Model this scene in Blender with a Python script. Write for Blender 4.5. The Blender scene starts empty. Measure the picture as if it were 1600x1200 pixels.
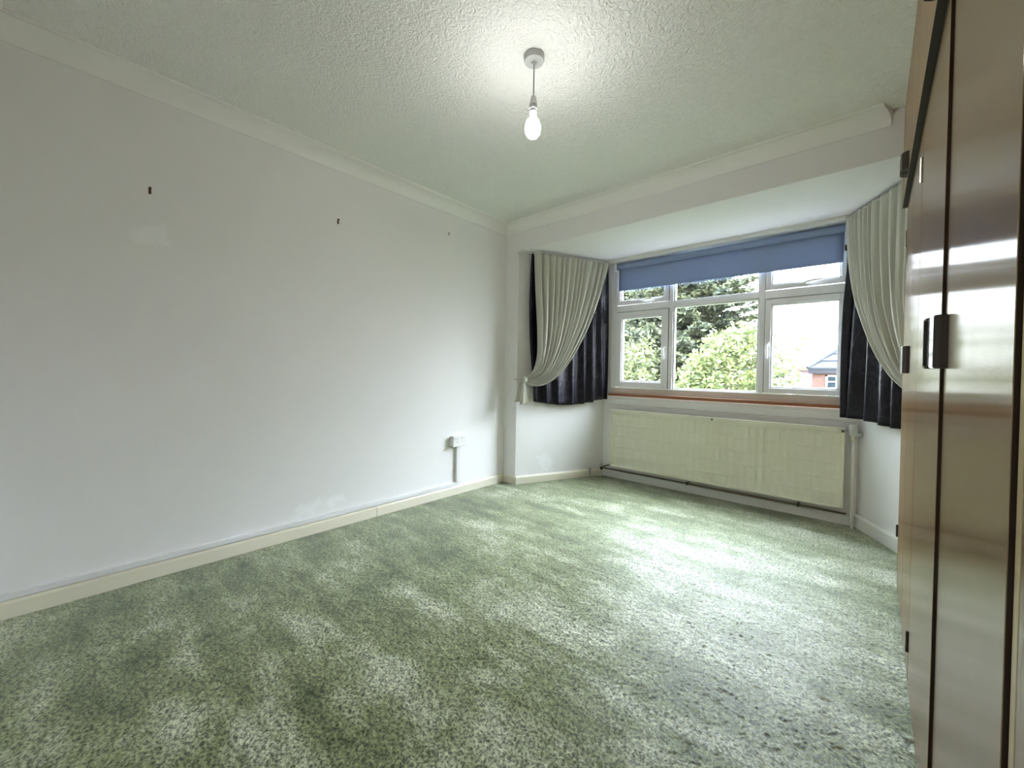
import bpy, bmesh, math, random
import numpy as np
from mathutils import Vector, Matrix
rng = np.random.default_rng(7)
random.seed(7)
PI = math.pi
scn = bpy.context.scene
COL = scn.collection

# ------------------------------------------------------------------ camera, world, exposure
CAM_Z = 1.0363
cd = bpy.data.cameras.new('camera')
cam = bpy.data.objects.new('camera', cd); COL.objects.link(cam)
yaw, pitch, roll = 0.7306, -0.0131, 0.0174
fw = Vector((-math.sin(yaw)*math.cos(pitch), math.cos(yaw)*math.cos(pitch), math.sin(pitch)))
r0 = Vector((math.cos(yaw), math.sin(yaw), 0)); u0 = r0.cross(fw)
R = math.cos(roll)*r0 + math.sin(roll)*u0
U = -math.sin(roll)*r0 + math.cos(roll)*u0
m = Matrix.Identity(4)
for i in range(3):
    m[i][0] = R[i]; m[i][1] = U[i]; m[i][2] = -fw[i]
m[2][3] = CAM_Z
cam.matrix_world = m
cd.sensor_width = 36; cd.lens = 630.4/1600*36
cd.shift_x = -0.7/1600; cd.shift_y = -10.06/1600
cd.clip_start = 0.01; cd.clip_end = 300
scn.camera = cam

SKY = 13.0
BULB = 70.0
w = bpy.data.worlds.new('sky'); scn.world = w; w.use_nodes = True
nt = w.node_tree; bg = nt.nodes['Background']
tc = nt.nodes.new('ShaderNodeTexCoord'); sx = nt.nodes.new('ShaderNodeSeparateXYZ')
cr = nt.nodes.new('ShaderNodeValToRGB')
cr.color_ramp.elements[0].position = 0.0; cr.color_ramp.elements[0].color = (0.93, 0.96, 1.0, 1)
cr.color_ramp.elements[1].position = 0.7; cr.color_ramp.elements[1].color = (0.72, 0.85, 1.0, 1)
nt.links.new(tc.outputs['Generated'], sx.inputs[0]); nt.links.new(sx.outputs['Z'], cr.inputs[0])
nt.links.new(cr.outputs[0], bg.inputs['Color'])
# overcast luminance: the zenith is about twice as bright as the horizon
mr = nt.nodes.new('ShaderNodeMapRange'); mr.inputs['From Min'].default_value = 0; mr.inputs['From Max'].default_value = 1
mr.inputs['To Min'].default_value = SKY*.65; mr.inputs['To Max'].default_value = SKY*1.9
nt.links.new(sx.outputs['Z'], mr.inputs['Value']); nt.links.new(mr.outputs[0], bg.inputs['Strength'])
sl_ = bpy.data.lights.new('veiled_sun', 'SUN'); sl_.energy = 14.0; sl_.angle = math.radians(64); sl_.color = (0.90, 0.935, 1.0)
sun = bpy.data.objects.new('veiled_sun', sl_); COL.objects.link(sun)
sun.rotation_euler = Vector((math.sin(math.radians(27))*math.cos(math.radians(50)), math.cos(math.radians(27))*math.cos(math.radians(50)), math.sin(math.radians(50)))).to_track_quat('Z', 'Y').to_euler()
scn.view_settings.view_transform = 'Standard'
scn.view_settings.look = 'None'
scn.view_settings.gamma = 1.0
scn.view_settings.exposure = 0.86
scn.view_settings.use_curve_mapping = False
scn.cycles.max_bounces = 14
scn.cycles.diffuse_bounces = 8
scn.cycles.sample_clamp_indirect = 10.0

# ------------------------------------------------------------------ room sizes (metres)
XL, YF, YB, XW = -2.609, 2.803, 3.706, 0.1057
YN, XR, ZC, ZS = -0.247, 0.72, 2.40, 2.154
AL = (-2.457, YF); BL = (-2.056, YB)      # left angled wall of the bay
AR = (0.42, YF); BR = (-0.074, YB)        # right angled wall of the bay

# ------------------------------------------------------------------ material helpers
def mat(name, base=(0.8,0.8,0.8), rough=0.6, **kw):
    mt = bpy.data.materials.new(name); mt.use_nodes = True
    b = mt.node_tree.nodes['Principled BSDF']
    b.inputs['Base Color'].default_value = (*base, 1); b.inputs['Roughness'].default_value = rough
    for k, v in kw.items():
        b.inputs[k.replace('_', ' ')].default_value = v
    return mt
def N(mt, t, **kw):
    n = mt.node_tree.nodes.new(t)
    for k, v in kw.items():
        if k in n.inputs.keys(): n.inputs[k].default_value = v
        else: setattr(n, k, v)
    return n
def L(mt, a, b): mt.node_tree.links.new(a, b)
def P(mt): return mt.node_tree.nodes['Principled BSDF']
def coords(mt, scale=(1,1,1)):
    t = N(mt, 'ShaderNodeTexCoord'); mp = N(mt, 'ShaderNodeMapping'); mp.inputs['Scale'].default_value = scale
    L(mt, t.outputs['Object'], mp.inputs[0]); return mp.outputs[0]
def noise(mt, vec, scale, detail=3, rough=0.5):
    n = N(mt, 'ShaderNodeTexNoise'); n.inputs['Scale'].default_value = scale
    n.inputs['Detail'].default_value = detail; n.inputs['Roughness'].default_value = rough
    L(mt, vec, n.inputs['Vector']); return n.outputs['Fac']
def ramp(mt, fac, stops):
    n = N(mt, 'ShaderNodeValToRGB'); e = n.color_ramp.elements
    while len(e) < len(stops): e.new(0.5)
    for i, (p, c) in enumerate(stops):
        e[i].position = p; e[i].color = (*c, 1) if len(c) == 3 else c
    L(mt, fac, n.inputs[0]); return n.outputs[0]
def bump(mt, h, strength, dist, prev=None):
    n = N(mt, 'ShaderNodeBump'); n.inputs['Strength'].default_value = strength; n.inputs['Distance'].default_value = dist
    L(mt, h, n.inputs['Height'])
    if prev is not None: L(mt, prev, n.inputs['Normal'])
    return n.outputs[0]
def math_(mt, op, a, b=None, clamp=False):
    n = N(mt, 'ShaderNodeMath'); n.operation = op; n.use_clamp = clamp
    for i, v in enumerate((a, b)):
        if v is None: continue
        if isinstance(v, (int, float)): n.inputs[i].default_value = v
        else: L(mt, v, n.inputs[i])
    return n.outputs[0]
def mixc(mt, f, a, b):
    n = N(mt, 'ShaderNodeMix'); n.data_type = 'RGBA'
    for s, v in ((0, f), (6, a), (7, b)):
        if isinstance(v, (int, float)): n.inputs[s].default_value = v
        elif isinstance(v, tuple): n.inputs[s].default_value = (*v, 1)
        else: L(mt, v, n.inputs[s])
    return n.outputs[2]

M = {}
WALL = (0.82, 0.815, 0.81)
def wall_mat(name, patches=()):
    """painted plaster; patches = (x, y, z, hx, hy, hz, strength) of fresh filler / paint"""
    mt = mat(name, WALL, 0.62)
    v = coords(mt)
    c = ramp(mt, noise(mt, v, 1.3, 4), [(0.3, (0.815, 0.805, 0.815)), (0.7, (0.85, 0.84, 0.85))])
    if patches:
        sp = N(mt, 'ShaderNodeSeparateXYZ'); 
        wob = N(mt, 'ShaderNodeTexNoise'); wob.inputs['Scale'].default_value = 14; L(mt, v, wob.inputs['Vector'])
        sub = N(mt, 'ShaderNodeVectorMath'); sub.operation = 'SUBTRACT'; L(mt, wob.outputs['Color'], sub.inputs[0]); sub.inputs[1].default_value = (0.5,0.5,0.5)
        sc = N(mt, 'ShaderNodeVectorMath'); sc.operation = 'SCALE'; L(mt, sub.outputs[0], sc.inputs[0]); sc.inputs['Scale'].default_value = 0.12
        ad = N(mt, 'ShaderNodeVectorMath'); ad.operation = 'ADD'; L(mt, v, ad.inputs[0]); L(mt, sc.outputs[0], ad.inputs[1])
        L(mt, ad.outputs[0], sp.inputs[0])
        for (x, y, z, hx, hy, hz, st) in patches:
            f = None
            for ax, c0, h in (('Y', y, hy), ('Z', z, hz)):
                d = math_(mt, 'ABSOLUTE', math_(mt, 'SUBTRACT', sp.outputs[ax], c0))
                e = math_(mt, 'MULTIPLY', math_(mt, 'SUBTRACT', h, d), 30.0, True)
                f = e if f is None else math_(mt, 'MULTIPLY', f, e)
            c = mixc(mt, math_(mt, 'MULTIPLY', f, st), c, (0.93, 0.94, 0.96))
    L(mt, c, P(mt).inputs['Base Color'])
    h = noise(mt, v, 34, 4); h2 = noise(mt, v, 5, 2)
    nb = bump(mt, h, 0.10, 0.004); nb = bump(mt, h2, 0.12, 0.02, nb)
    L(mt, nb, P(mt).inputs['Normal'])
    return mt
M['wall_left'] = wall_mat('painted_wall_left', [(0, .295, 1.665, 1, .085, .06, .45), (0, 1.03, .165, 1, .09, .05, .6), (0, 1.2, .185, 1, .09, .045, .6)])
M['wall'] = wall_mat('painted_wall')
M['wall_bay'] = wall_mat('painted_wall_bay', [(0, 3.09, .18, 1, .085, .09, .7)])
# ceiling: stippled textured coating
mt = M['ceiling'] = mat('stippled_ceiling', (0.92, 0.925, 0.905), 0.7)
v = coords(mt)
nz = N(mt, 'ShaderNodeTexNoise'); nz.inputs['Scale'].default_value = 26; nz.inputs['Detail'].default_value = 2; L(mt, v, nz.inputs['Vector'])
mp = mixc(mt, 0.06, v, nz.outputs['Color'])
n1 = noise(mt, mp, 80, 3, .6)
vo = N(mt, 'ShaderNodeTexVoronoi'); vo.inputs['Scale'].default_value = 75; L(mt, mp, vo.inputs['Vector'])
h = math_(mt, 'ADD', math_(mt, 'MULTIPLY', n1, 1.3), math_(mt, 'MULTIPLY', vo.outputs['Distance'], -0.7))
L(mt, bump(mt, h, 0.8, 0.009), P(mt).inputs['Normal'])
M['cornice'] = mat('cornice_paint', (0.89, 0.885, 0.875), 0.45)
M['soffit'] = mat('bay_ceiling_paint', (0.86, 0.825, 0.85), 0.55)
M['cream'] = mat('cream_gloss_paint', (0.78, 0.74, 0.62), 0.32)
M['white'] = mat('white_gloss_paint', (0.80, 0.80, 0.79), 0.3)
M['upvc'] = mat('white_window_plastic', (0.88, 0.87, 0.91), 0.25)
M['subframe'] = mat('pinkish_painted_timber', (0.70, 0.58, 0.52), 0.35)
M['plastic'] = mat('white_plastic', (0.82, 0.82, 0.83), 0.35)
M['trunk'] = mat('trunking_plastic', (0.78, 0.78, 0.80), 0.4)
M['slot'] = mat('dark_slot', (0.03, 0.03, 0.035), 0.5)
M['brownplug'] = mat('brown_plug', (0.10, 0.05, 0.03), 0.5)
M['rad'] = mat('radiator_enamel', (0.78, 0.77, 0.64), 0.3)
M['pipe'] = mat('painted_pipe', (0.74, 0.74, 0.68), 0.35)
M['darkpipe'] = mat('tarnished_copper_pipe', (0.16, 0.13, 0.085), 0.4, Metallic=0.6)
M['valve'] = mat('grey_valve_plastic', (0.52, 0.53, 0.50), 0.35)
M['metal'] = mat('bright_hinge_metal', (0.75, 0.72, 0.66), 0.25, Metallic=1.0)
M['darkmetal'] = mat('dark_hinge_metal', (0.06, 0.05, 0.04), 0.4, Metallic=0.7)
M['sillwood'] = mat('varnished_sill_edge', (0.30, 0.12, 0.05), 0.28)
M['rose'] = mat('ceiling_rose_plastic', (0.55, 0.56, 0.56), 0.4)
M['cord'] = mat('grey_flex', (0.42, 0.43, 0.43), 0.5)
M['holder'] = mat('lamp_holder_plastic', (0.62, 0.62, 0.64), 0.35)
mt = M['bulb'] = mat('lit_bulb', (1, 1, 1), 0.4)
P(mt).inputs['Emission Color'].default_value = (1.0, 0.985, 0.955, 1); P(mt).inputs['Emission Strength'].default_value = BULB

def wood(name, c0, c1, rough, coat, sy=1.0):
    mt = mat(name, c0, rough)
    v = coords(mt, (40, 130*sy, 1.6))
    a = noise(mt, v, 1.0, 5, .6)
    v2 = coords(mt, (6, 14*sy, .35)); b = noise(mt, v2, 1.0, 4, .6)
    f = math_(mt, 'ADD', math_(mt, 'MULTIPLY', a, .6), math_(mt, 'MULTIPLY', b, .5))
    L(mt, ramp(mt, f, [(0.35, c0), (0.75, c1)]), P(mt).inputs['Base Color'])
    L(mt, bump(mt, a, 0.02, 0.0008), P(mt).inputs['Normal'])
    P(mt).inputs['Coat Weight'].default_value = coat; P(mt).inputs['Coat Roughness'].default_value = 0.06; P(mt).inputs['Specular IOR Level'].default_value = 0.3
    return mt
M['wood'] = wood('varnished_teak_veneer', (0.20, 0.105, 0.040), (0.38, 0.235, 0.105), 0.20, 0.0)
for k_ in ('wood',):   # vertical brush-like grain scatters reflections sideways
    cv = N(M[k_], 'ShaderNodeCombineXYZ'); cv.inputs['Y'].default_value = 1.0
    L(M[k_], cv.outputs[0], P(M[k_]).inputs['Tangent']); P(M[k_]).inputs['Anisotropic'].default_value = .97; P(M[k_]).inputs['IOR'].default_value = 1.85
M['topwood'] = wood('satin_teak_veneer', (0.24, 0.14, 0.07), (0.42, 0.27, 0.15), 0.42, 0.1)
M['lipping'] = wood('orange_wood_lipping', (0.36, 0.19, 0.07), (0.50, 0.29, 0.12), 0.35, 0.2)
M['palelip'] = wood('pale_wood_lipping', (0.52, 0.40, 0.23), (0.62, 0.48, 0.28), 0.35, 0.1)
M['darkwood'] = wood('dark_brown_wood', (0.020, 0.010, 0.008), (0.045, 0.024, 0.018), 0.3, 0.5)
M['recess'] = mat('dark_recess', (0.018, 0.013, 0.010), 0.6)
M['inlay'] = mat('grey_hammered_inlay', (0.10, 0.095, 0.09), 0.45, Metallic=0.5)
L(M['inlay'], bump(M['inlay'], noise(M['inlay'], coords(M['inlay']), 400, 2), .6, .002), P(M['inlay']).inputs['Normal'])
# roller blind: tightly woven cloth that lets a little light through
def cloth(name, c, trans, rough=0.8, sheen=0.0):
    mt = mat(name, c, rough); b = P(mt); out = mt.node_tree.nodes['Material Output']
    t = N(mt, 'ShaderNodeBsdfTranslucent'); t.inputs[0].default_value = (*c, 1)
    mx = N(mt, 'ShaderNodeMixShader'); mx.inputs[0].default_value = trans
    L(mt, b.outputs[0], mx.inputs[1]); L(mt, t.outputs[0], mx.inputs[2]); L(mt, mx.outputs[0], out.inputs[0])
    b.inputs['Sheen Weight'].default_value = sheen
    return mt
M['blind'] = cloth('blue_grey_blind_cloth', (0.30, 0.38, 0.58), 0.10)
M['sheer'] = cloth('cream_curtain_cloth', (0.58, 0.57, 0.495), 0.12, 0.7, 0.1)
v = coords(M['sheer']); L(M['sheer'], bump(M['sheer'], noise(M['sheer'], v, 260, 2), .25, .001), P(M['sheer']).inputs['Normal'])
mt = M['satin'] = mat('dark_satin', (0.012, 0.010, 0.020), 0.42, Specular_IOR_Level=0.32)
v = coords(mt)
wv = N(mt, 'ShaderNodeTexVoronoi'); wv.inputs['Scale'].default_value = 11; wv.feature = 'SMOOTH_F1'
L(mt, mixc(mt, .25, v, N(mt, 'ShaderNodeTexNoise', Scale=7.0).outputs['Color']), wv.inputs['Vector'])
leaf = ramp(mt, wv.outputs['Distance'], [(.35, (0, 0, 0)), (.42, (1, 1, 1)), (.5, (0, 0, 0))])
L(mt, mixc(mt, leaf, (0.008, 0.007, 0.014), (0.022, 0.018, 0.034)), P(mt).inputs['Base Color'])
L(mt, bump(mt, leaf, .35, .004, bump(mt, noise(mt, v, 18, 3), .4, .012)), P(mt).inputs['Normal'])

# glass for thin window panes: clear, with mirror reflection that grows at glancing angles
mt = M['glass'] = bpy.data.materials.new('window_glass'); mt.use_nodes = True
mt.node_tree.nodes.remove(P(mt)); out = mt.node_tree.nodes['Material Output']
tr = N(mt, 'ShaderNodeBsdfTransparent'); tr.inputs[0].default_value = (.97, .985, .98, 1)
gl = N(mt, 'ShaderNodeBsdfGlossy'); gl.inputs['Roughness'].default_value = 0.01
fr = N(mt, 'ShaderNodeFresnel'); ge = N(mt, 'ShaderNodeNewGeometry')
L(mt, math_(mt, 'SUBTRACT', 1.45, math_(mt, 'MULTIPLY', ge.outputs['Backfacing'], 1.45-1/1.45)), fr.inputs[0])
mx = N(mt, 'ShaderNodeMixShader'); L(mt, fr.outputs[0], mx.inputs[0]); L(mt, tr.outputs[0], mx.inputs[1]); L(mt, gl.outputs[0], mx.inputs[2]); L(mt, mx.outputs[0], out.inputs[0])

# carpet
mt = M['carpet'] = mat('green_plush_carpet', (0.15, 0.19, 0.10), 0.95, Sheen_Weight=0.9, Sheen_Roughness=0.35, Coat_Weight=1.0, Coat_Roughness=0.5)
P(mt).inputs['Sheen Tint'].default_value = (0.90, 0.97, 0.96, 1)
P(mt).inputs['Specular IOR Level'].default_value = 0.15
v = coords(mt); vs = coords(mt, (1.0, 2.2, 1)); 
rot = N(mt, 'ShaderNodeMapping'); rot.inputs['Rotation'].default_value = (0, 0, 0.6); rot.inputs['Scale'].default_value = (1, 2.6, 1); L(mt, v, rot.inputs[0])
big = noise(mt, rot.outputs[0], 1.5, 6, .62)
mid = noise(mt, v, 7, 5, .65)
fine = noise(mt, v, 115, 3, .65)
f = math_(mt, 'ADD', math_(mt, 'MULTIPLY', big, .65), math_(mt, 'MULTIPLY', mid, .35))
# the middle of the room is coloured paler than the strip along the left wall
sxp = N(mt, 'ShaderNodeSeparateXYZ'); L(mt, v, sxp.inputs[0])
x_tone = math_(mt, 'MULTIPLY', math_(mt, 'ADD', sxp.outputs['X'], 2.4), .5, True)
f = math_(mt, 'ADD', math_(mt, 'ADD', f, math_(mt, 'MULTIPLY', x_tone, .085)), -.055)
stroke = N(mt, 'ShaderNodeMapping'); stroke.inputs['Rotation'].default_value = (0, 0, -.25); stroke.inputs['Scale'].default_value = (.8, 6.5, 1); L(mt, v, stroke.inputs[0])
st_n = noise(mt, stroke.outputs[0], 1.6, 3, .5)
f = math_(mt, 'ADD', f, math_(mt, 'MULTIPLY', math_(mt, 'SUBTRACT', st_n, .5), .30))
patch = ramp(mt, f, [(0.33, (0.068, 0.092, 0.028)), (0.48, (0.215, 0.250, 0.120)), (0.64, (0.50, 0.535, 0.42))])
up = N(mt, 'ShaderNodeCombineXYZ'); up.inputs['Z'].default_value = 1.0   # fibre tips mirror as one level nap
L(mt, up.outputs[0], P(mt).inputs['Coat Normal'])
tuft = ramp(mt, fine, [(0.37, (0.20, 0.21, 0.17)), (0.61, (1.7, 1.66, 1.62))])
mu = N(mt, 'ShaderNodeMix'); mu.data_type = 'RGBA'; mu.blend_type = 'MULTIPLY'; mu.inputs[0].default_value = 1.0
L(mt, patch, mu.inputs[6]); L(mt, tuft, mu.inputs[7]); L(mt, mu.outputs[2], P(mt).inputs['Base Color'])
L(mt, bump(mt, fine, .6, .006), P(mt).inputs['Normal'])

# ------------------------------------------------------------------ object helpers
BASE = {}
def thing(name, label, cat, loc, group=None, kind=None):
    o = bpy.data.objects.new(name, None); COL.objects.link(o); o.empty_display_size = .05
    o.location = loc; BASE[o] = Vector(loc)
    if kind: o['kind'] = kind
    if label: o['label'] = label
    if cat: o['category'] = cat
    if group: o['group'] = group
    return o
def root_of(o):
    while o.parent: o = o.parent
    return o
def link(name, me, mt, parent=None, label=None, cat=None, kind=None, group=None, smooth=False, origin=None):
    o = bpy.data.objects.new(name, me); COL.objects.link(o)
    if mt: me.materials.append(mt)
    if parent is not None:
        b = BASE[root_of(parent)]; me.transform(Matrix.Translation(-b)); o.parent = parent
    elif origin is not None:
        me.transform(Matrix.Translation(-Vector(origin))); o.location = origin; BASE[o] = Vector(origin)
    else: BASE[o] = Vector((0, 0, 0))
    if smooth:
        me.shade_smooth() if smooth is True else me.set_sharp_from_angle(angle=smooth) 
        if smooth is not True:
            for p_ in me.polygons: p_.use_smooth = True
            me.set_sharp_from_angle(angle=smooth)
    for k, v_ in (('label', label), ('category', cat), ('kind', kind), ('group', group)):
        if v_: o[k] = v_
    return o
def tomesh(bm, name='mesh'):
    me = bpy.data.meshes.new(name); bmesh.ops.recalc_face_normals(bm, faces=bm.faces); bm.to_mesh(me); bm.free(); return me
def addbox(bm, x0, x1, y0, y1, z0, z1, bev=0, mtx=None):
    g = bmesh.ops.create_cube(bm, size=1); vs = g['verts']
    for v_ in vs:
        v_.co = Vector(((x0+x1)/2 + v_.co.x*(x1-x0), (y0+y1)/2 + v_.co.y*(y1-y0), (z0+z1)/2 + v_.co.z*(z1-z0)))
        if mtx: v_.co = mtx @ v_.co
    if bev:
        es = list({e for v_ in vs for e in v_.link_edges})
        bmesh.ops.bevel(bm, geom=es, offset=bev, segments=2, profile=.5, affect='EDGES')
def box(name, b, mt, parent=None, bev=0, mtx=None, **kw):
    bm = bmesh.new(); addbox(bm, *b, bev=bev, mtx=mtx); return link(name, tomesh(bm, name), mt, parent, **kw)
def boxes(name, bs, mt, parent=None, bev=0, **kw):
    bm = bmesh.new()
    for b in bs: addbox(bm, *b, bev=bev)
    return link(name, tomesh(bm, name), mt, parent, **kw)
def addprism(bm, poly, z0, z1):
    lo = [bm.verts.new((x, y, z0)) for x, y in poly]; hi = [bm.verts.new((x, y, z1)) for x, y in poly]
    bm.faces.new(lo); bm.faces.new(hi[::-1]); n = len(poly)
    for i in range(n): bm.faces.new((lo[i], lo[(i+1) % n], hi[(i+1) % n], hi[i]))
def prism(name, poly, z0, z1, mt, parent=None, **kw):
    bm = bmesh.new(); addprism(bm, poly, z0, z1); return link(name, tomesh(bm, name), mt, parent, **kw)
def addlathe(bm, prof, c, axis='z', n=24, cap=True):
    rings = []
    for r_, h_ in prof:
        ring = []
        for i in range(n):
            a = 2*PI*i/n; p_ = (r_*math.cos(a), r_*math.sin(a), h_)
            if axis == 'y': p_ = (p_[0], p_[2], p_[1])
            if axis == 'x': p_ = (p_[2], p_[0], p_[1])
            ring.append(bm.verts.new(Vector(p_)+Vector(c)))
        rings.append(ring)
    for a, b in zip(rings, rings[1:]):
        for i in range(n): bm.faces.new((a[i], a[(i+1) % n], b[(i+1) % n], b[i]))
    if cap: bm.faces.new(rings[0]); bm.faces.new(rings[-1][::-1])
def lathe(name, prof, c, mt, parent=None, axis='z', n=24, smooth=.7, **kw):
    bm = bmesh.new(); addlathe(bm, prof, c, axis, n); return link(name, tomesh(bm, name), mt, parent, smooth=smooth, **kw)
def addtube(bm, pts, r_, n=8):
    pts = [Vector(p_) for p_ in pts]; rings = []
    up = Vector((0.13, 0.21, 0.97)).normalized()
    for i, p_ in enumerate(pts):
        d = (pts[min(i+1, len(pts)-1)] - pts[max(i-1, 0)]).normalized()
        if abs(d.dot(up)) > .95: up = Vector((1, .1, 0)).normalized()
        s = d.cross(up).normalized(); t = s.cross(d)
        rr = r_ if isinstance(r_, (int, float)) else r_[i]
        rings.append([bm.verts.new(p_ + s*math.cos(2*PI*k/n)*rr + t*math.sin(2*PI*k/n)*rr) for k in range(n)])
    for a, b in zip(rings, rings[1:]):
        for i in range(n): bm.faces.new((a[i], a[(i+1) % n], b[(i+1) % n], b[i]))
    bm.faces.new(rings[0]); bm.faces.new(rings[-1][::-1])
def tube(name, pts, r_, mt, parent=None, n=8, **kw):
    bm = bmesh.new(); addtube(bm, pts, r_, n); return link(name, tomesh(bm, name), mt, parent, smooth=.8, **kw)
def grid_mesh(name, Pm, closed=False):
    nu, nv = Pm.shape[:2]; idx = np.arange(nu*nv).reshape(nu, nv)
    f = np.stack([idx[:-1, :-1], idx[1:, :-1], idx[1:, 1:], idx[:-1, 1:]], -1).reshape(-1, 4)
    me = bpy.data.meshes.new(name); me.from_pydata(Pm.reshape(-1, 3).tolist(), [], f.tolist()); return me
def fast_mesh(name, V, F):
    me = bpy.data.meshes.new(name); k = F.shape[1]
    me.vertices.add(len(V)); me.vertices.foreach_set('co', V.astype(np.float32).ravel())
    me.loops.add(F.size); me.loops.foreach_set('vertex_index', F.astype(np.int32).ravel())
    me.polygons.add(len(F)); me.polygons.foreach_set('loop_start', np.arange(0, F.size, k, dtype=np.int32))
    me.polygons.foreach_set('loop_total', np.full(len(F), k, dtype=np.int32))
    me.update(calc_edges=True); me.validate(); return me
S = dict(kind='structure')

# ------------------------------------------------------------------ room shell
T = 0.12
box('wall_left', (XL-T, XL, YN-T, YF+T, 0, ZC), M['wall_left'], **S)
box('wall_near', (XL, XR, YN-T, YN, 0, ZC), M['wall'], **S)
box('wall_right', (XR, XR+T, YN-T, YF+T, 0, ZC), M['wall'], **S)
# wall with the bay opening: nib left, nib right, beam above
bm = bmesh.new()
addprism(bm, [(XL, YF), AL, (AL[0]-.06, YF+T), (XL, YF+T)], 0, ZC)
addprism(bm, [AR, (XR, YF), (XR, YF+T), (AR[0]+.07, YF+T)], 0, ZC)
addbox(bm, AL[0], AR[0], YF, YF+T, ZS, ZC)
link('wall_far', tomesh(bm), M['wall'], **S)
def angled(A, B, off, w_, s0=0.0, s1=1.0):
    """ground polygon of a strip that runs along A-B between off and off+w_ (towards the room positive)"""
    A, B = Vector((*A, 0)), Vector((*B, 0)); d = (B-A).normalized(); n = Vector((d.y, -d.x, 0))
    if n.y > 0: n = -n
    Ln = (B-A).length
    a, b = A + d*s0*Ln, A + d*s1*Ln
    return [(q.x, q.y) for q in (a+n*off, b+n*off, b+n*(off+w_), a+n*(off+w_))]
prism('wall_bay_left', angled(AL, BL, -T, T, 0, 1.06), 0, ZS, M['wall_bay'], **S)
prism('wall_bay_right', angled(AR, BR, -T, T, 0, 1.06), 0, ZS, M['wall'], **S)
bm = bmesh.new()
addbox(bm, BL[0]-.1, BR[0]+.1, YB, YB+T, 0, .815)
addbox(bm, BL[0]-.1, -1.985, YB, YB+T, .815, ZS)
addbox(bm, -.120, BR[0]+.1, YB, YB+T, .815, ZS)
link('wall_bay_back', tomesh(bm), M['wall'], **S)
box('ceiling', (XL-T, XR+T, YN-T, YF+T, ZC, ZC+T), M['ceiling'], **S)
prism('ceiling_bay', [(AL[0]+.0005, YF+.001), (AR[0]-.0005, YF+.001), (BR[0]+.001, YB+.12), (BL[0]-.001, YB+.12)], ZS-.001, ZS+.1, M['soffit'], **S)

# floor with real plush relief
def axis_pts(a, b, st): return np.arange(a, b+st, st)
st = 0.0062
gx = axis_pts(XL, XR, st); gy = axis_pts(YN, YB+.0, st)
gx[-1] = XR; gy[-1] = YB
X, Y = np.meshgrid(gx, gy, indexing='ij')
Z = rng.uniform(-.0045, .0, X.shape)
Zc = rng.normal(0, 1, (X.shape[0]//3+3, X.shape[1]//3+3))
Zc = np.kron(Zc, np.ones((3, 3)))[:X.shape[0], :X.shape[1]]
Z = np.clip(Z + Zc*.0009, -.007, 0.0)
V = np.stack([X + rng.uniform(-.0022, .0022, X.shape), Y + rng.uniform(-.0022, .0022, X.shape), Z], -1)
idx = np.arange(X.size).reshape(X.shape)
cen_x = (X[:-1, :-1]); cen_y = (Y[:-1, :-1])
F = np.stack([idx[:-1, :-1], idx[1:, :-1], idx[1:, 1:], idx[:-1, 1:]], -1).reshape(-1, 4)
cx_, cy_ = cen_x.ravel(), cen_y.ravel()
keep = (cy_ < YF+.01) | ((cx_ > AL[0]-.05 + (cy_-YF)*.444) & (cx_ < AR[0]+.05 - (cy_-YF)*.547))
keep &= (cx_ < XW+.06) | (cy_ > YF-.03)
me = fast_mesh('carpet', V.reshape(-1, 3), F[keep])
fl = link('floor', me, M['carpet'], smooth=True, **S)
box('floor_slab', (XL-T, XR+T, YN-T, YB+T, -.2, -.02), M['recess'], **S)

# cornice: coved profile swept along left, far and near walls, mitred
prof = [(0.0, -.083), (.007, -.083), (.007, -.073)]
for k in range(9):
    a = k/8*PI/2
    prof.append((.007 + .076*(1-math.cos(a)), -.073 + .060*math.sin(a)))
prof += [(.083, -.009), (.093, -.009), (.0945, -.006), (.0945, .0), (0, 0)]
def sweep(name, p0, p1, n, miter0, miter1, mt, zt=ZC):
    """profile (out, down) swept from p0 to p1; n = direction into the room; miter shortens ends by 'out'"""
    p0, p1, n = Vector(p0), Vector(p1), Vector(n); d = (p1-p0).normalized()
    bm = bmesh.new(); ra = []; rb = []
    for o_, h_ in prof:
        ra.append(bm.verts.new((*(p0 + n*o_ + d*o_*miter0), zt+h_))); rb.append(bm.verts.new((*(p1 + n*o_ - d*o_*miter1), zt+h_)))
    for i in range(len(prof)):
        j = (i+1) % len(prof); bm.faces.new((ra[i], ra[j], rb[j], rb[i]))
    bm.faces.new(ra); bm.faces.new(rb[::-1])
    return link(name, tomesh(bm), mt, smooth=.6, kind='structure')
sweep('trim_1', (XL, YN), (XL, YF), (1, 0), 1, 1, M['cornice'])
sweep('trim_2', (XL, YF), (.04, YF), (0, -1), 1, .35, M['cornice'])
sweep('trim_3', (XL, YN), (XW-.02, YN), (0, 1), 1, 0, M['cornice'])

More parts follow.
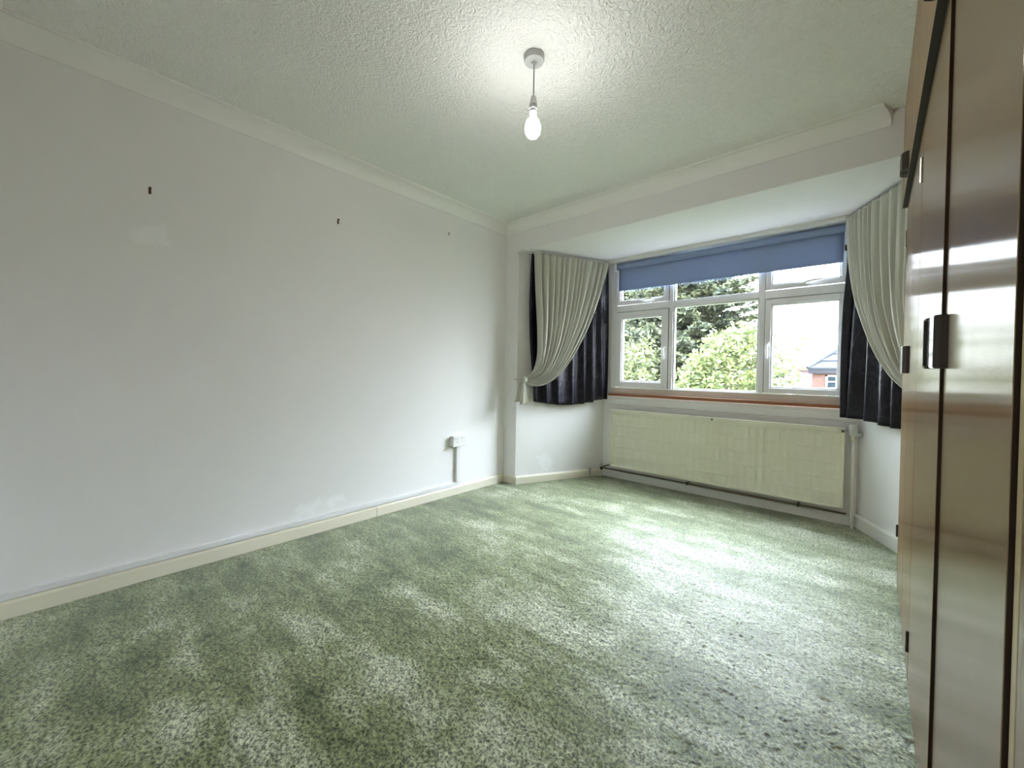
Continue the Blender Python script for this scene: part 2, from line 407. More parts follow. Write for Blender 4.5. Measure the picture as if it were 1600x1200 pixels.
# skirting boards, with eased top edge
def skirt(name, poly_fn, mt, h=.073):
    bm = bmesh.new(); addprism(bm, poly_fn(.0, .016), 0, h-.012)
    lo = poly_fn(.0, .016); hi = poly_fn(.0, .009)
    a = [bm.verts.new((x, y, h-.012)) for x, y in lo]; b = [bm.verts.new((x, y, h)) for x, y in hi]
    bm.faces.new(b)
    for i in range(4): bm.faces.new((a[i], a[(i+1) % 4], b[(i+1) % 4], b[i]))
    return link(name, tomesh(bm), mt, kind='structure')
skirt('baseboard_left', lambda o, w_: [(XL+o, 1.487), (XL+w_, 1.487), (XL+w_, YF), (XL+o, YF)], M['cream'])
skirt('baseboard_left.001', lambda o, w_: [(XL+o, YN), (XL+w_, YN), (XL+w_, 1.484), (XL+o, 1.484)], M['cream'], .0735)
skirt('baseboard_far', lambda o, w_: [(XL+.016, YF-o), (XL+.016, YF-w_), (AL[0]+w_*.45, YF-w_), (AL[0]+.0, YF-o)], M['cream'])
skirt('baseboard_bay_left', lambda o, w_: angled(AL, BL, o, w_), M['cream'])
skirt('baseboard_bay_back', lambda o, w_: [(BL[0], YB-o), (BL[0], YB-w_), (BR[0], YB-w_), (BR[0], YB-o)], M['white'])
skirt('baseboard_bay_right', lambda o, w_: angled(AR, BR, o, w_), M['white'], .09)
skirt('baseboard_near', lambda o, w_: [(XL+.016, YN+o), (XL+.016, YN+w_), (XW, YN+w_), (XW, YN+o)], M['cream'])

# curtain boards under the bay ceiling and battens below the sill
prism('trim_4', angled(AL, BL, 0, .10, -.03, .99), ZS-.018, ZS, M['white'], kind='structure')
prism('trim_5', angled(AR, BR, 0, .10, -.03, .99), ZS-.018, ZS, M['white'], kind='structure')
boxes('trim_6', [(BL[0]+.05, BR[0]-.05, YB-.115, YB, ZS-.032, ZS-.001), (BL[0]+.05, BR[0]-.05, YB-.125, YB, ZS-.010, ZS-.001)], M['white'], bev=.001, kind='structure')
box('trim_7', (BL[0]+.02, BR[0]-.02, YB-.014, YB+.001, .735, .785), M['wall'], bev=.003, kind='structure')
box('trim_8', (BL[0]+.02, BR[0]-.02, YB-.022, YB+.001, .785, .815), M['wall'], bev=.003, kind='structure')

# ------------------------------------------------------------------ window
win = thing('window_1', None, None, (-1.07, YB, .815), kind='structure')
fy0, fy1 = YB+.002, YB+.062
bx = lambda n, b, mt=M['upvc'], p_=win, bev=.004, **k: box(n, b, mt, p_, bev, **k)
boxes('window_frame', [(-1.985, -1.935, fy0, fy1, .845, ZS-.03), (-.157, -.120, fy0, fy1, .845, ZS-.03), (-1.985, -.120, fy0, fy1, 2.10, ZS-.03)], M['upvc'], win, .003)
box('bottom_rail', (-1.985, -.120, fy0-.004, fy1, .848, .902), M['subframe'], win, .004)
box('glazing_strip', (-1.975, -.130, fy0-.010, fy0+.02, .896, .906), M['white'], win, .002)
bx('mullion', (-1.408, -1.372, fy0-.006, fy1, .903, 2.10))
bx('mullion', (-.690, -.655, fy0-.006, fy1, .903, 2.10))
bx('transom', (-1.935, -1.408, fy0-.004, fy1, 1.650, 1.715))
bx('transom', (-1.372, -.690, fy0-.004, fy1, 1.662, 1.700))
bx('transom', (-.655, -.157, fy0-.004, fy1, 1.648, 1.712))
def sash(name, x0, x1, z0, z1, f, mt=M['upvc'], dep=.012, fr_=None):
    e = fr_ or f; bm = bmesh.new(); y0_, y1_ = fy0-dep, fy0+.035
    for b in ((x0, x0+f, y0_, y1_, z0, z1), (x1-e, x1, y0_, y1_, z0, z1), (x0+f, x1-e, y0_, y1_, z0, z0+f), (x0+f, x1-e, y0_, y1_, z1-f, z1)): addbox(bm, *b, bev=.003)
    # glazing bead
    g = .012
    for b in ((x0+f, x0+f+g, y0_+.010, y1_, z0+f, z1-f), (x1-e-g, x1-e, y0_+.010, y1_, z0+f, z1-f), (x0+f, x1-e, y0_+.010, y1_, z0+f, z0+f+g), (x0+f, x1-e, y0_+.010, y1_, z1-f-g, z1-f)): addbox(bm, *b, bev=.002)
    s_ = link(name, tomesh(bm), mt, win)
    box('pane', (x0+f, x1-e, fy0+.012, fy0+.018, z0+f, z1-f), M['glass'], s_)
    # dark gasket around the sash
    gk = .0035; bm = bmesh.new()
    for b in ((x0-gk, x0, fy0-.003, fy0+.02, z0, z1), (x1, x1+gk, fy0-.003, fy0+.02, z0, z1), (x0, x1, fy0-.003, fy0+.02, z1, z1+gk)): addbox(bm, *b)
    link('gasket', tomesh(bm), M['slot'], s_)
    return s_
s1 = sash('casement', -1.930, -1.413, .908, 1.645, .055)
s2 = sash('casement', -.650, -.158, .908, 1.643, .040, fr_=.030)
s3 = sash('top_light', -1.930, -1.413, 1.718, 2.096, .036)
s4 = sash('top_light', -.650, -.158, 1.716, 2.096, .036, fr_=.030)
def fixed(x0, x1, z0, z1):
    g = .015; bm = bmesh.new()
    for b in ((x0, x0+g, fy0+.004, fy0+.04, z0, z1), (x1-g, x1, fy0+.004, fy0+.04, z0, z1), (x0+g, x1-g, fy0+.004, fy0+.04, z0, z0+g), (x0+g, x1-g, fy0+.004, fy0+.04, z1-g, z1)): addbox(bm, *b, bev=.002)
    s_ = link('glazing_bead', tomesh(bm), M['white'], win)
    box('pane', (x0+g, x1-g, fy0+.018, fy0+.024, z0+g, z1-g), M['glass'], s_)
fixed(-1.372, -.690, .904, 1.662); fixed(-1.372, -.690, 1.700, 2.10)
def lever(parent, x, z, dirx, dirz):
    y_ = fy0-.014
    bm = bmesh.new(); addbox(bm, x-.012, x+.012, y_-.008, y_+.003, z-.022, z+.022, bev=.003) if dirz else addbox(bm, x-.028, x+.028, y_-.008, y_+.003, z-.010, z+.010, bev=.003)
    addlathe(bm, [(.009, 0), (.009, -.02)], (x, y_-.006, z), 'y', 12)
    addtube(bm, [(x, y_-.024, z), (x+dirx*.02, y_-.034, z+dirz*.02+ (.008 if not dirz else 0)), (x+dirx*.06, y_-.034, z+dirz*.06+(.014 if not dirz else 0)), (x+dirx*.11, y_-.03, z+dirz*.11+(.014 if not dirz else 0))], [.007, .0075, .007, .005])
    link('window_handle', tomesh(bm), M['white'], parent, smooth=.7)
lever(s1, -1.440, 1.29, 0, -1); lever(s2, -.628, 1.29, 0, -1)
lever(s3, -1.66, 1.738, 1, 0); lever(s4, -.40, 1.738, 1, 0)
# sill board with varnished wood nosing
sb = link('window_sill', (lambda bm: (addbox(bm, -1.99, -.118, YB-.030, YB+.06, .828, .848, bev=.003), tomesh(bm))[1])(bmesh.new()), M['subframe'], win)
box('nosing', (-1.99, -.118, YB-.040, YB-.026, .818, .846), M['sillwood'], win, .004)

# ------------------------------------------------------------------ roller blind
bl = thing('roller_blind', 'blue grey roller blind pulled a quarter down across the bay window', 'blind', (-1.04, YB-.06, 1.85))
yb = YB-.062
lathe('roller', [(.0, 0), (.026, 0), (.027, .002), (.027, 1.738), (.026, 1.74), (0, 1.74)], (-1.908, yb+.018, 2.088), M['blind'], bl, axis='x', n=20)
Pm = np.zeros((30, 24, 3))
for i, x in enumerate(np.linspace(-1.900, -.176, 30)):
    for j, z in enumerate(np.linspace(2.088, 1.868, 24)):
        Pm[i, j] = (x, yb+.034+.0012*math.sin(x*3+z*8), z)
me = grid_mesh('blind_cloth', Pm); o = link('blind_cloth', me, M['blind'], bl, smooth=True)
md = o.modifiers.new('s', 'SOLIDIFY'); md.thickness = .0012
box('hem_bar', (-1.900, -.176, yb+.030, yb+.038, 1.853, 1.872), M['blind'], bl, .003)
box('bracket', (-1.932, -1.910, YB-.085, YB-.004, 2.045, 2.122), M['white'], bl, .004)
box('bracket', (-.168, -.150, YB-.085, YB-.004, 2.045, 2.122), M['white'], bl, .004)
bpts = [(-.162, YB-.066, 2.06)] + [(-.160-.002*math.sin(k), YB-.060, 2.06-k*.12) for k in range(1, 10)]
bpts += [(-.163, YB-.056, .955), (-.172, YB-.056, .93), (-.185, YB-.056, .945), (-.190, YB-.054, 1.05), (-.186, YB-.052, 1.5), (-.170, YB-.052, 2.06)]
tube('blind_chain', bpts, .0022, M['white'], bl, 6)
bm = bmesh.new(); addbox(bm, -.170, -.152, YB-.088, YB-.07, 1.92, 1.96, bev=.003); link('chain_tidy', tomesh(bm), M['slot'], bl)

# ------------------------------------------------------------------ curtains
def wallpt(A, B, a, off, z):
    A2, B2 = Vector((*A, 0)), Vector((*B, 0)); d = (B2-A2).normalized(); n = Vector((d.y, -d.x, 0))
    if n.y > 0: n = -n
    q = A2 + d*a + n*off; return Vector((q.x, q.y, z))
def interp(pts, t):
    """pts list of (a, z); t in 0..1 by arc length"""
    p_ = np.array(pts); s = np.r_[0, np.cumsum(np.hypot(*np.diff(p_, axis=0).T))]; s /= s[-1]
    return np.interp(t, s, p_[:, 0]), np.interp(t, s, p_[:, 1])
def smooth_curve(pts, n=60):
    p_ = np.array(pts, float); q = p_.copy()
    for _ in range(3):
        c = [q[0]]
        for a, b in zip(q[:-1], q[1:]): c += [a*.75+b*.25, a*.25+b*.75]
        c.append(q[-1]); q = np.array(c)
    return q
def dark_curtain(root, A, B, path, zt, zb_fn, nfold, amp, seed):
    """path: list of (a, off) points along the top; folds ride on it"""
    nu, nv = 260, 46; Pm = np.zeros((nu, nv, 3)); r_ = np.random.default_rng(seed)
    ph = np.cumsum(r_.uniform(.75, 1.25, nfold+2)); ph = ph/ph[-1]
    pa = np.array(path)
    for i in range(nu):
        t = i/(nu-1)
        kk = np.interp(t, np.r_[0, ph], np.arange(nfold+3))
        for j in range(nv):
            s = j/(nv-1)
            sp = path_at = None
            a = np.interp(t, np.linspace(0, 1, len(pa)), pa[:, 0]); off = np.interp(t, np.linspace(0, 1, len(pa)), pa[:, 1])
            am = amp*(.45+.75*s)*(.8+.3*math.sin(kk*1.7))
            w_ = math.sin(2*PI*kk*.999 + .5*math.sin(3*s+kk))
            w_ = math.copysign(abs(w_)**.8, w_)
            a2 = a + .010*math.cos(2*PI*kk)*s
            Pm[i, j] = wallpt(A, B, a2 + bulge(t, s, root), off + am*w_, zt + (zb_fn(t)-zt)*s)
            if Pm[i, j][1] > YB-.085+.018*w_ and not behind(root): pass
    return Pm
def bulge(t, s, root):
    e = root.get('_e', 0); return e*(-.035*math.sin(PI*min(1, s*1.1))*(1-t)**6)
def behind(root): return False

def finish_cloth(name, Pm, mt, root, th):
    Pm[:, :, 1] = np.minimum(Pm[:, :, 1], YB-.045 + 0*Pm[:, :, 1]) if name != 'x' else Pm
    o = link(name, grid_mesh(name, Pm), mt, root, smooth=True)
    md = o.modifiers.new('s', 'SOLIDIFY'); md.thickness = th; md.offset = 0
    return o

cl = thing('dark_curtain', 'dark purple satin curtain hanging left of the window, behind cream tied curtain', 'curtain', (-2.25, 3.25, .74))
cl['_e'] = 1
zb = lambda t: .770 - .045*math.sin(PI*min(1, t*1.15)) + .012*t
Pm = dark_curtain(cl, AL, BL, [(.105, .05), (.33, .055), (.56, .055), (.78, .055), (.955, .07)], 2.128, zb, 5, .020, 3)
# flares slightly towards the hem
for i in range(Pm.shape[0]):
    t = i/(Pm.shape[0]-1)
    for j in range(Pm.shape[1]):
        s = j/(Pm.shape[1]-1); d = Vector((BL[0]-AL[0], BL[1]-AL[1], 0)).normalized()
        sh = (.045*t + .045*(1-t)*1.0)*s*(1 if t > .5 else 1)
        Pm[i, j] += np.array(d)*sh*(t*.9 + (1-t)*.8)*.9
def keep_clear(Pm):
    Pm[:, :, 1] = np.where(Pm[:, :, 1] > YB-.05, YB-.05, Pm[:, :, 1])
keep_clear(Pm); finish_cloth('curtain_cloth', Pm, M['satin'], cl, .0025)
del cl['_e']
boxm = bmesh.new()
for k in range(14):
    q = wallpt(AL, BL, .12+.8*k/13, .05, 2.128); addbox(boxm, q.x-.004, q.x+.004, q.y-.004, q.y+.004, 2.120, ZS-.018)
link('curtain_hook', tomesh(boxm), M['plastic'], cl)['kind'] = 'stuff'

def sheer_surface(A, B, E0, E1, off0, nfold, seed, off_end, nu=300, nv=120, amp=.030):
    """swag built from strands; E0/E1 = cubic control points (a, z) of the two edge strands"""
    r_ = np.random.default_rng(seed)
    ph = np.cumsum(r_.uniform(.6, 1.4, nfold+2)); ph /= ph[-1]; aw = r_.uniform(.6, 1.25, nfold+4)
    E0, E1 = np.array(E0), np.array(E1); Pm = np.zeros((nu, nv, 3))
    for i in range(nu):
        t = i/(nu-1); kk = np.interp(t, np.r_[0, ph], np.arange(nfold+3)); am0 = amp*np.interp(kk, range(nfold+4), aw)
        K = E0 + (E1-E0)*t
        K[1, 1] -= .35*math.sin(PI*t)*(1-t); K[2, 1] += .02*math.sin(PI*t)
        for j in range(nv):
            s = j/(nv-1); b = ((1-s)**3, 3*s*(1-s)**2, 3*s*s*(1-s), s**3)
            a = sum(b[k]*K[k, 0] for k in range(4)); z = sum(b[k]*K[k, 1] for k in range(4))
            am = am0*(.35+.9*min(1, s*3))*(1 - .82*max(0, (s-.68)/.32))
            w_ = 1-2*(1-abs(math.sin(PI*kk+.3*math.sin(2.2*s+kk*.6))))**1.3
            w_ += .10*math.sin(2*PI*kk*1.7+4*s)
            off = off0 + (off_end-off0)*max(0, (s-.6)/.4)**1.5 + am*w_ + .003*math.sin(23*s+kk*2)*min(1, s)
            Pm[i, j] = wallpt(A, B, a, off, z)
    return Pm
sl = thing('cream_curtain', 'gathered cream curtain swept left and tied back, left of the window', 'curtain', (-2.35, 3.0, .9))
Pm = sheer_surface(AL, BL, [(.102, 2.128), (.13, 1.5), (.22, 1.02), (.040, 1.0)], [(.925, 2.128), (.80, 1.55), (.35, .72), (.042, .950)], .124, 11, 5, .085)
finish_cloth('curtain_cloth', Pm, M['sheer'], sl, .0018)
# heading tape
tp = np.zeros((200, 6, 3))
for i in range(200):
    t = i/199
    for j in range(6): tp[i, j] = wallpt(AL, BL, .104+.815*t, .098+.006*math.sin(t*150), 2.128-.028*j/5)
finish_cloth('heading_tape', tp, M['sheer'], sl, .003)
# the tied end: knot and tail that falls below
kn = wallpt(AL, BL, .035, .085, .97)
bm = bmesh.new()
addlathe(bm, [(.010, -.030), (.024, -.022), (.030, 0), (.024, .022), (.012, .030)], (0, 0, 0), 'z', 16)
for v_ in bm.verts:
    a = math.atan2(v_.co.y, v_.co.x); v_.co.x *= 1+.12*math.sin(5*a); v_.co.y *= 1+.12*math.sin(5*a)
    v_.co = Matrix.Rotation(.5, 3, 'Y') @ v_.co + kn
link('tie_knot', tomesh(bm), M['sheer'], sl, smooth=True)
def tail(c, z0, z1, r0_, r1_, dx, dy, seed):
    bm = bmesh.new(); n = 40; rings = []
    for k in range(14):
        s = k/13; r_ = r0_ + (r1_-r0_)*s**.8
        ring = []
        for i in range(n):
            a = 2*PI*i/n; rr = r_*(1+.22*s*math.sin(5*a+seed)+.08*math.sin(9*a))
            ring.append(bm.verts.new((c.x+dx*s+rr*math.cos(a)*.75, c.y+dy*s+rr*math.sin(a)*.75, z0+(z1-z0)*s + .006*s*math.sin(3*a))))
        rings.append(ring)
    for a_, b_ in zip(rings, rings[1:]):
        for i in range(n): bm.faces.new((a_[i], a_[(i+1) % n], b_[(i+1) % n], b_[i]))
    bm.faces.new(rings[-1])
    return bm
link('tail', tomesh(tail(kn, .955, .752, .012, .044, .012, -.01, 1)), M['sheer'], sl, smooth=True)
link('tail', tomesh(tail(kn + Vector((-.03, -.02, 0)), .945, .772, .010, .026, -.022, -.012, 2)), M['sheer'], sl, smooth=True)
# wall hook and cord
hk = thing('tieback_hook', 'small white tieback hook on the wall edge beside the left curtain', 'hook', (-2.465, YF, .97))
lathe('plate', [(.014, 0), (.013, -.004), (.005, -.006), (.004, -.03), (.006, -.034), (.004, -.037)], (-2.475, YF, .975), M['plastic'], hk, axis='y', n=16)
tube('cord', [(-2.475, YF-.03, .975), (-2.44, YF-.028, .972), (kn.x, kn.y-.02, kn.z)], .004, M['sheer'], hk, 6)
lathe('wall_button', [(.017, 0), (.016, -.003), (.011, -.005), (.010, -.003), (.003, -.003)], (-2.50, YF, 1.076), M['wall'], None, axis='y', n=24, label='round white painted-over button on the wall edge above the tieback', cat='button')

# right pair
dr_ = thing('dark_curtain', 'dark purple satin curtain right of the window, partly behind the wardrobe', 'curtain', (.12, 3.3, .75))
zb2 = lambda t: .762 - .012*math.sin(PI*t) + .004*math.sin(9*t)
nu, nv = 260, 46; Pm = np.zeros((nu, nv, 3)); r_ = np.random.default_rng(11)
nf = 6; ph = np.cumsum(r_.uniform(.75, 1.25, nf+2)); ph /= ph[-1]
for i in range(nu):
    t = i/(nu-1); kk = np.interp(t, np.r_[0, ph], np.arange(nf+3))
    for j in range(nv):
        s = j/(nv-1); a = .10 + .90*t; off = .055
        w_ = math.sin(2*PI*kk + .5*math.sin(3*s+kk)); am = .020*(.45+.7*s)
        q = wallpt(AR, BR, a, off + am*w_, 2.128 + (zb2(t)-2.128)*s)
        e = max(0, (t-.86)/.14)
        q.x -= e*(.018 + .055*s + .02*math.sin(PI*s)); q.y = min(q.y, YB-.095+.012*w_)
        Pm[i, j] = q
finish_cloth('curtain_cloth', Pm, M['satin'], dr_, .0025)
boxm = bmesh.new()
for k in range(14):
    q = wallpt(AR, BR, .12+.8*k/13, .055, 2.128); addbox(boxm, q.x-.004, q.x+.004, q.y-.004, q.y+.004, 2.120, ZS-.018)
link('curtain_hook', tomesh(boxm), M['plastic'], dr_)['kind'] = 'stuff'
sr = thing('cream_curtain', 'gathered cream curtain swept right towards the wardrobe, right of the window', 'curtain', (.3, 2.95, .9))
Pm = sheer_surface(AR, BR, [(.17, 2.135), (.18, 1.5), (.25, 1.02), (.145, 1.0)], [(1.00, 2.135), (.93, 1.50), (.38, .80), (.147, .950)], .126, 12, 9, .085)
Pm[:, :, 1] = np.minimum(Pm[:, :, 1], YB-.10)
finish_cloth('curtain_cloth', Pm, M['sheer'], sr, .0018)
tp = np.zeros((200, 6, 3))
for i in range(200):
    t = i/199
    for j in range(6):
        q = wallpt(AR, BR, .174+.81*t, .103+.006*math.sin(t*150), 2.135-.028*j/5); q.y = min(q.y, YB-.10); tp[i, j] = q
finish_cloth('heading_tape', tp, M['sheer'], sr, .003)
kn2 = wallpt(AR, BR, .150, .085, .97)
link('tail', tomesh(tail(kn2, .975, .752, .018, .040, -.005, .01, 1)), M['sheer'], sr, smooth=True)

# ------------------------------------------------------------------ radiator
rd = thing('radiator', 'long cream panel radiator with pressed grid under the bay window', 'radiator', (-1.04, YB-.05, .12))
rx0, rx1, rz0, rz1 = -1.930, -.142, .125, .690; ry = YB-.095
nu, nv = 400, 90; xs = np.linspace(rx0+.02, rx1-.02, nu); zs = np.linspace(rz0+.012, rz1-.03, nv)
X, Z = np.meshgrid(xs, zs, indexing='ij')
fx = np.abs(np.sin(PI*(X-rx0)/.052))**.9; fz = 1-.75*np.exp(-((((Z-rz0-.05) % .105)-.0525)/.008)**2)
edge = np.minimum(1, np.minimum(np.minimum(X-rx0-.02, rx1-.02-X)/.03, np.minimum(Z-rz0-.012, rz1-.03-Z)/.025)); edge = np.clip(edge, 0, 1)
Pm = np.stack([X, ry + .005 - -.0010+.0045*fx*fz*edge, Z], -1)
link('front_panel', grid_mesh('p', Pm), M['rad'], rd, smooth=True)
boxes('case', [(rx0, rx1, ry+.013, ry+.040, rz0, rz1-.004), (rx0, rx1, ry+.001, ry+.012, rz1-.034, rz1), (rx0, rx1, ry+.001, ry+.012, rz0, rz0+.014),
               (rx0, rx0+.022, ry+.001, ry+.012, rz0, rz1-.01), (rx1-.022, rx1, ry+.001, ry+.012, rz0, rz1-.01)], M['rad'], rd, .003)
for bx_ in (-1.60, -.49): box('wall_bracket', (bx_-.015, bx_+.015, ry+.04, YB-.001, .2, .6), M['darkmetal'], rd)
box('bleed_plug', (-1.18, -1.13, ry-.001, ry+.012, rz1-.004, rz1+.003), M['metal'], rd, .002)
box('paint_chip', (-1.005, -.990, ry-.0005, ry+.002, rz1-.024, rz1-.012), M['slot'], rd, label='dark chip in the enamel')
# valves and pipes
rv = thing('radiator_valve', 'grey thermostatic valve on the white upright pipe right of the radiator', 'valve', (-.105, YB-.06, .6))
lathe('valve_head', [(.012, -.034), (.022, -.028), (.0245, .0), (.0245, .036), (.021, .044), (0, .045)], (-.098, YB-.066, .672), M['valve'], rv, n=18)
lathe('valve_body', [(.011, -.03), (.014, -.02), (.014, .01), (.010, .012)], (-.098, YB-.060, .628), M['metal'], rv, n=14)
tube('valve_stem', [(-.145, YB-.060, .655), (-.098, YB-.060, .655)], .009, M['metal'], rv, 10)
lathe('valve_cap', [(.014, 0), (.015, .03), (.010, .036)], (-.084, YB-.060, .650), M['valve'], rv, axis='x', n=14)
tube('heating_pipe', [(-.098, YB-.060, .61), (-.096, YB-.060, .3), (-.094, YB-.062, -.004)], .0085, M['pipe'], None, 12, label='white painted heating pipe rising from carpet to valve right of the radiator', cat='pipe')
pl_ = thing('low_level_pipe', 'dark copper pipe running under the radiator from the left valve', 'pipe', (-1.1, YB-.05, .09))
tube('pipe_run', [(-2.03, YB-.055, .088), (-1.5, YB-.05, .088), (-.6, YB-.05, .086), (-.125, YB-.05, .088)], .0080, M['darkpipe'], pl_, 10)
for bx_ in (-1.2, -.4): box('pipe_clip', (bx_-.007, bx_+.007, YB-.062, YB-.018, .076, .100), M['darkmetal'], pl_)
lv = thing('radiator_valve', 'small grey lockshield valve with short pipes left of the radiator', 'valve', (-2.03, YB-.06, .08))
lathe('valve_body', [(.012, -.018), (.015, -.012), (.015, .012), (.012, .018)], (-2.035, YB-.062, .088), M['darkmetal'], lv, n=14)
lathe('valve_cap', [(.016, 0), (.017, .03), (.012, .034)], (-2.035, YB-.062, .098), M['valve'], lv, n=14)
tube('valve_tail', [(-2.03, YB-.06, .095), (-1.98, YB-.06, .12), (-1.925, YB-.058, .14)], .008, M['darkpipe'], lv, 10)
tube('upright_pipe', [(-2.045, YB-.07, .07), (-2.045, YB-.072, -.004)], .008, M['pipe'], lv, 10)
lathe('pipe_sleeve', [(.004, -.004), (.005, .02), (.012, .055), (.015, .085), (.013, .095)], (-2.105, YB-.165, 0), M['valve'], lv, n=12)

# ------------------------------------------------------------------ socket, trunking, wall plugs
tk = thing('cable_trunking', 'white plastic cable trunking along skirting and up to the socket', 'trunking', (XL, 1.0, .08))
box('horizontal_run', (XL, XL+.017, YN+.001, 2.245, .0775, .1050), M['trunk'], tk, .0015)
box('vertical_run', (XL, XL+.024, 2.205, 2.243, .104, .412), M['trunk'], tk, .002)
so = thing('socket', 'white surface mounted double socket on the left wall near the corner', 'socket', (XL, 2.22, .41))
box('pattress', (XL, XL+.036, 2.150, 2.298, .412, .500), M['plastic'], so, .003)
fp = box('faceplate', (XL+.036, XL+.046, 2.148, 2.300, .410, .502), M['plastic'], so, .003)
for c in (2.188, 2.262):
    boxes('pin_holes', [(XL+.0455, XL+.0465, c-.002, c+.002, .470, .478), (XL+.0455, XL+.0465, c-.013, c-.007, .448, .452), (XL+.0455, XL+.0465, c+.007, c+.013, .448, .452)], M['slot'], fp)
    box('rocker_switch', (XL+.045, XL+.0495, c-.027, c-.018, .470, .488), M['white'], fp, .001)
for i, (y_, z_, lb) in enumerate(((.279, 1.878, 'largest dark wall fixing, highest on the near part of the left wall'), (1.191, 1.994, 'small dark wall fixing in the middle of the left wall'), (2.101, 2.153, 'tiny dark wall fixing on the left wall nearest the bay'))):
    t_ = thing('wall_plug', lb, 'wall plug', (XL, y_, z_), group='wall fixings left on the bare wall')
    q = 1.0 if i < 2 else .7
    lathe('screw', [(.0035*q, -.001), (.004*q, .008), (.006*q, .010), (.005*q, .012)], (XL, y_, z_+.010*q), M['brownplug'], t_, axis='x', n=10)
    lathe('plug', [(.0035*q, -.001), (.005*q, .006), (.004*q, .007)], (XL, y_, z_-.009*q), M['brownplug'], t_, axis='x', n=10)
    box('stain', (XL, XL+.001, y_-.005*q, y_+.005*q, z_-.016*q, z_+.016*q), M['brownplug'], t_) if i < 2 else None

# ------------------------------------------------------------------ pendant lamp
lp = thing('pendant_lamp', 'bare lit bulb on a short grey flex from the ceiling rose', 'lamp', (-1.12, 1.354, 2.05))
lx, ly = -1.12, 1.354
lathe('ceiling_rose', [(.043, 0), (.044, -.004), (.0435, -.020), (.041, -.026), (.012, -.029), (.008, -.036), (.0, -.036)], (lx, ly, ZC), M['rose'], lp, n=36)
tube('flex', [(lx, ly, ZC-.03), (lx+.001, ly, 2.30), (lx, ly, 2.218)], .0030, M['cord'], lp, 8)
lathe('lamp_holder', [(.005, .062), (.010, .058), (.0165, .030), (.0175, .026), (.0155, .024), (.0175, .020), (.0175, .004), (.0155, .002), (.0165, -.002), (.0165, -.018), (.014, -.022)], (lx, ly, 2.168), M['holder'], lp, n=24)
lathe('bulb_cap', [(.0125, .002), (.013, -.010), (.0155, -.014)], (lx, ly, 2.148), M['holder'], lp, n=20)
bp_ = [(.0150, -.0135), (.026, -.026), (.0325, -.044), (.0340, -.060), (.0305, -.079), (.021, -.093), (.010, -.100), (.001, -.1025)]
lathe('bulb', bp_, (lx, ly, 2.148), M['bulb'], lp, n=20, smooth=True)

# ------------------------------------------------------------------ fitted wardrobes
ZD = 1.885          # top of the lower doors
def pull(parent, yc, z0, z1, side, xf, inlay=True):
    """half of a dark wooden pull: side +1 lies beyond the gap, -1 before it"""
    prof_ = [(0.0, .0), (.002, -.019), (.010, -.0235), (.024, -.0255), (.040, -.021), (.050, -.010), (.053, 0)]
    bm = bmesh.new(); addprism(bm, [(xf + o_, yc + side*(.004 + a_)) for a_, o_ in prof_], z0, z1)
    bmesh.ops.recalc_face_normals(bm, faces=bm.faces)
    bmesh.ops.bevel(bm, geom=[e for e in bm.edges if abs(e.verts[0].co.z-e.verts[1].co.z) < 1e-5], offset=.002, segments=2, affect='EDGES')
    h_ = link('handle', tomesh(bm), M['darkwood'], parent, label='dark wooden pull handle')
    if inlay:
        a0, a1 = yc+side*.007, yc+side*.022
        box('inlay', (xf-.0262, xf-.018, min(a0, a1), max(a0, a1), z0+.006, z1-.006), M['inlay'], h_)
    return h_
def hinge(parent, y_, z0, z1, xf, mt):
    bm = bmesh.new(); addlathe(bm, [(.0042, 0), (.0046, .002), (.0046, z1-z0-.002), (.0042, z1-z0)], (xf-.003, y_, z0), 'z', 10)
    for k in range(1, 5):
        zz = z0+(z1-z0)*k/5; addlathe(bm, [(.0052, -.0012), (.0052, .0012)], (xf-.003, y_, zz), 'z', 10)
    link('hinge', tomesh(bm), mt, parent)
def unit(y0, y1, ym, label, xd=XW, xn=None, hl=None, hr=None, far=False, lip=None):
    t_ = thing('fitted_wardrobe', label, 'wardrobe', (.4, (y0+y1)/2, 0), group='run of fitted wardrobes')
    g = .003
    boxes('carcass', [(XW+.021, XR-.004, y0+.001, y0+.018, 0, ZD), (XW+.021, XR-.004, y1-.018, y1-.001, 0, ZD), (XW+.03, XR-.004, y0+.018, y1-.018, 1.86, ZD),
                      (XW+.03, XR-.004, y0+.018, y1-.018, .02, .05), (XR-.016, XR-.005, y0+.018, y1-.018, .05, 1.86)], M['darkwood'], t_)
    xn = xn or xd
    d1 = box('door', (xn, xn+.018, y0+g, ym-g, .012, ZD-.006), M['wood'], t_, .0012)
    d2 = box('door', (xd, xd+.018, ym+g, y1-g, .012, ZD-.006), M['wood'], t_, .0012)
    pull(d1, ym, 1.060, 1.172, -1, xn); pull(d2, ym, 1.060, 1.172, +1, xd)
    for d_, yy, x_ in ((d1, y0, xn), (d2, ym, xd)):   # dark varnished edge of each door, seen end-on
        box('edge_band', (x_+.0006, x_+.0178, yy+g-.0012, yy+g-.0001, .014, ZD-.008), M['darkwood'], d_)
    return t_, d1, d2
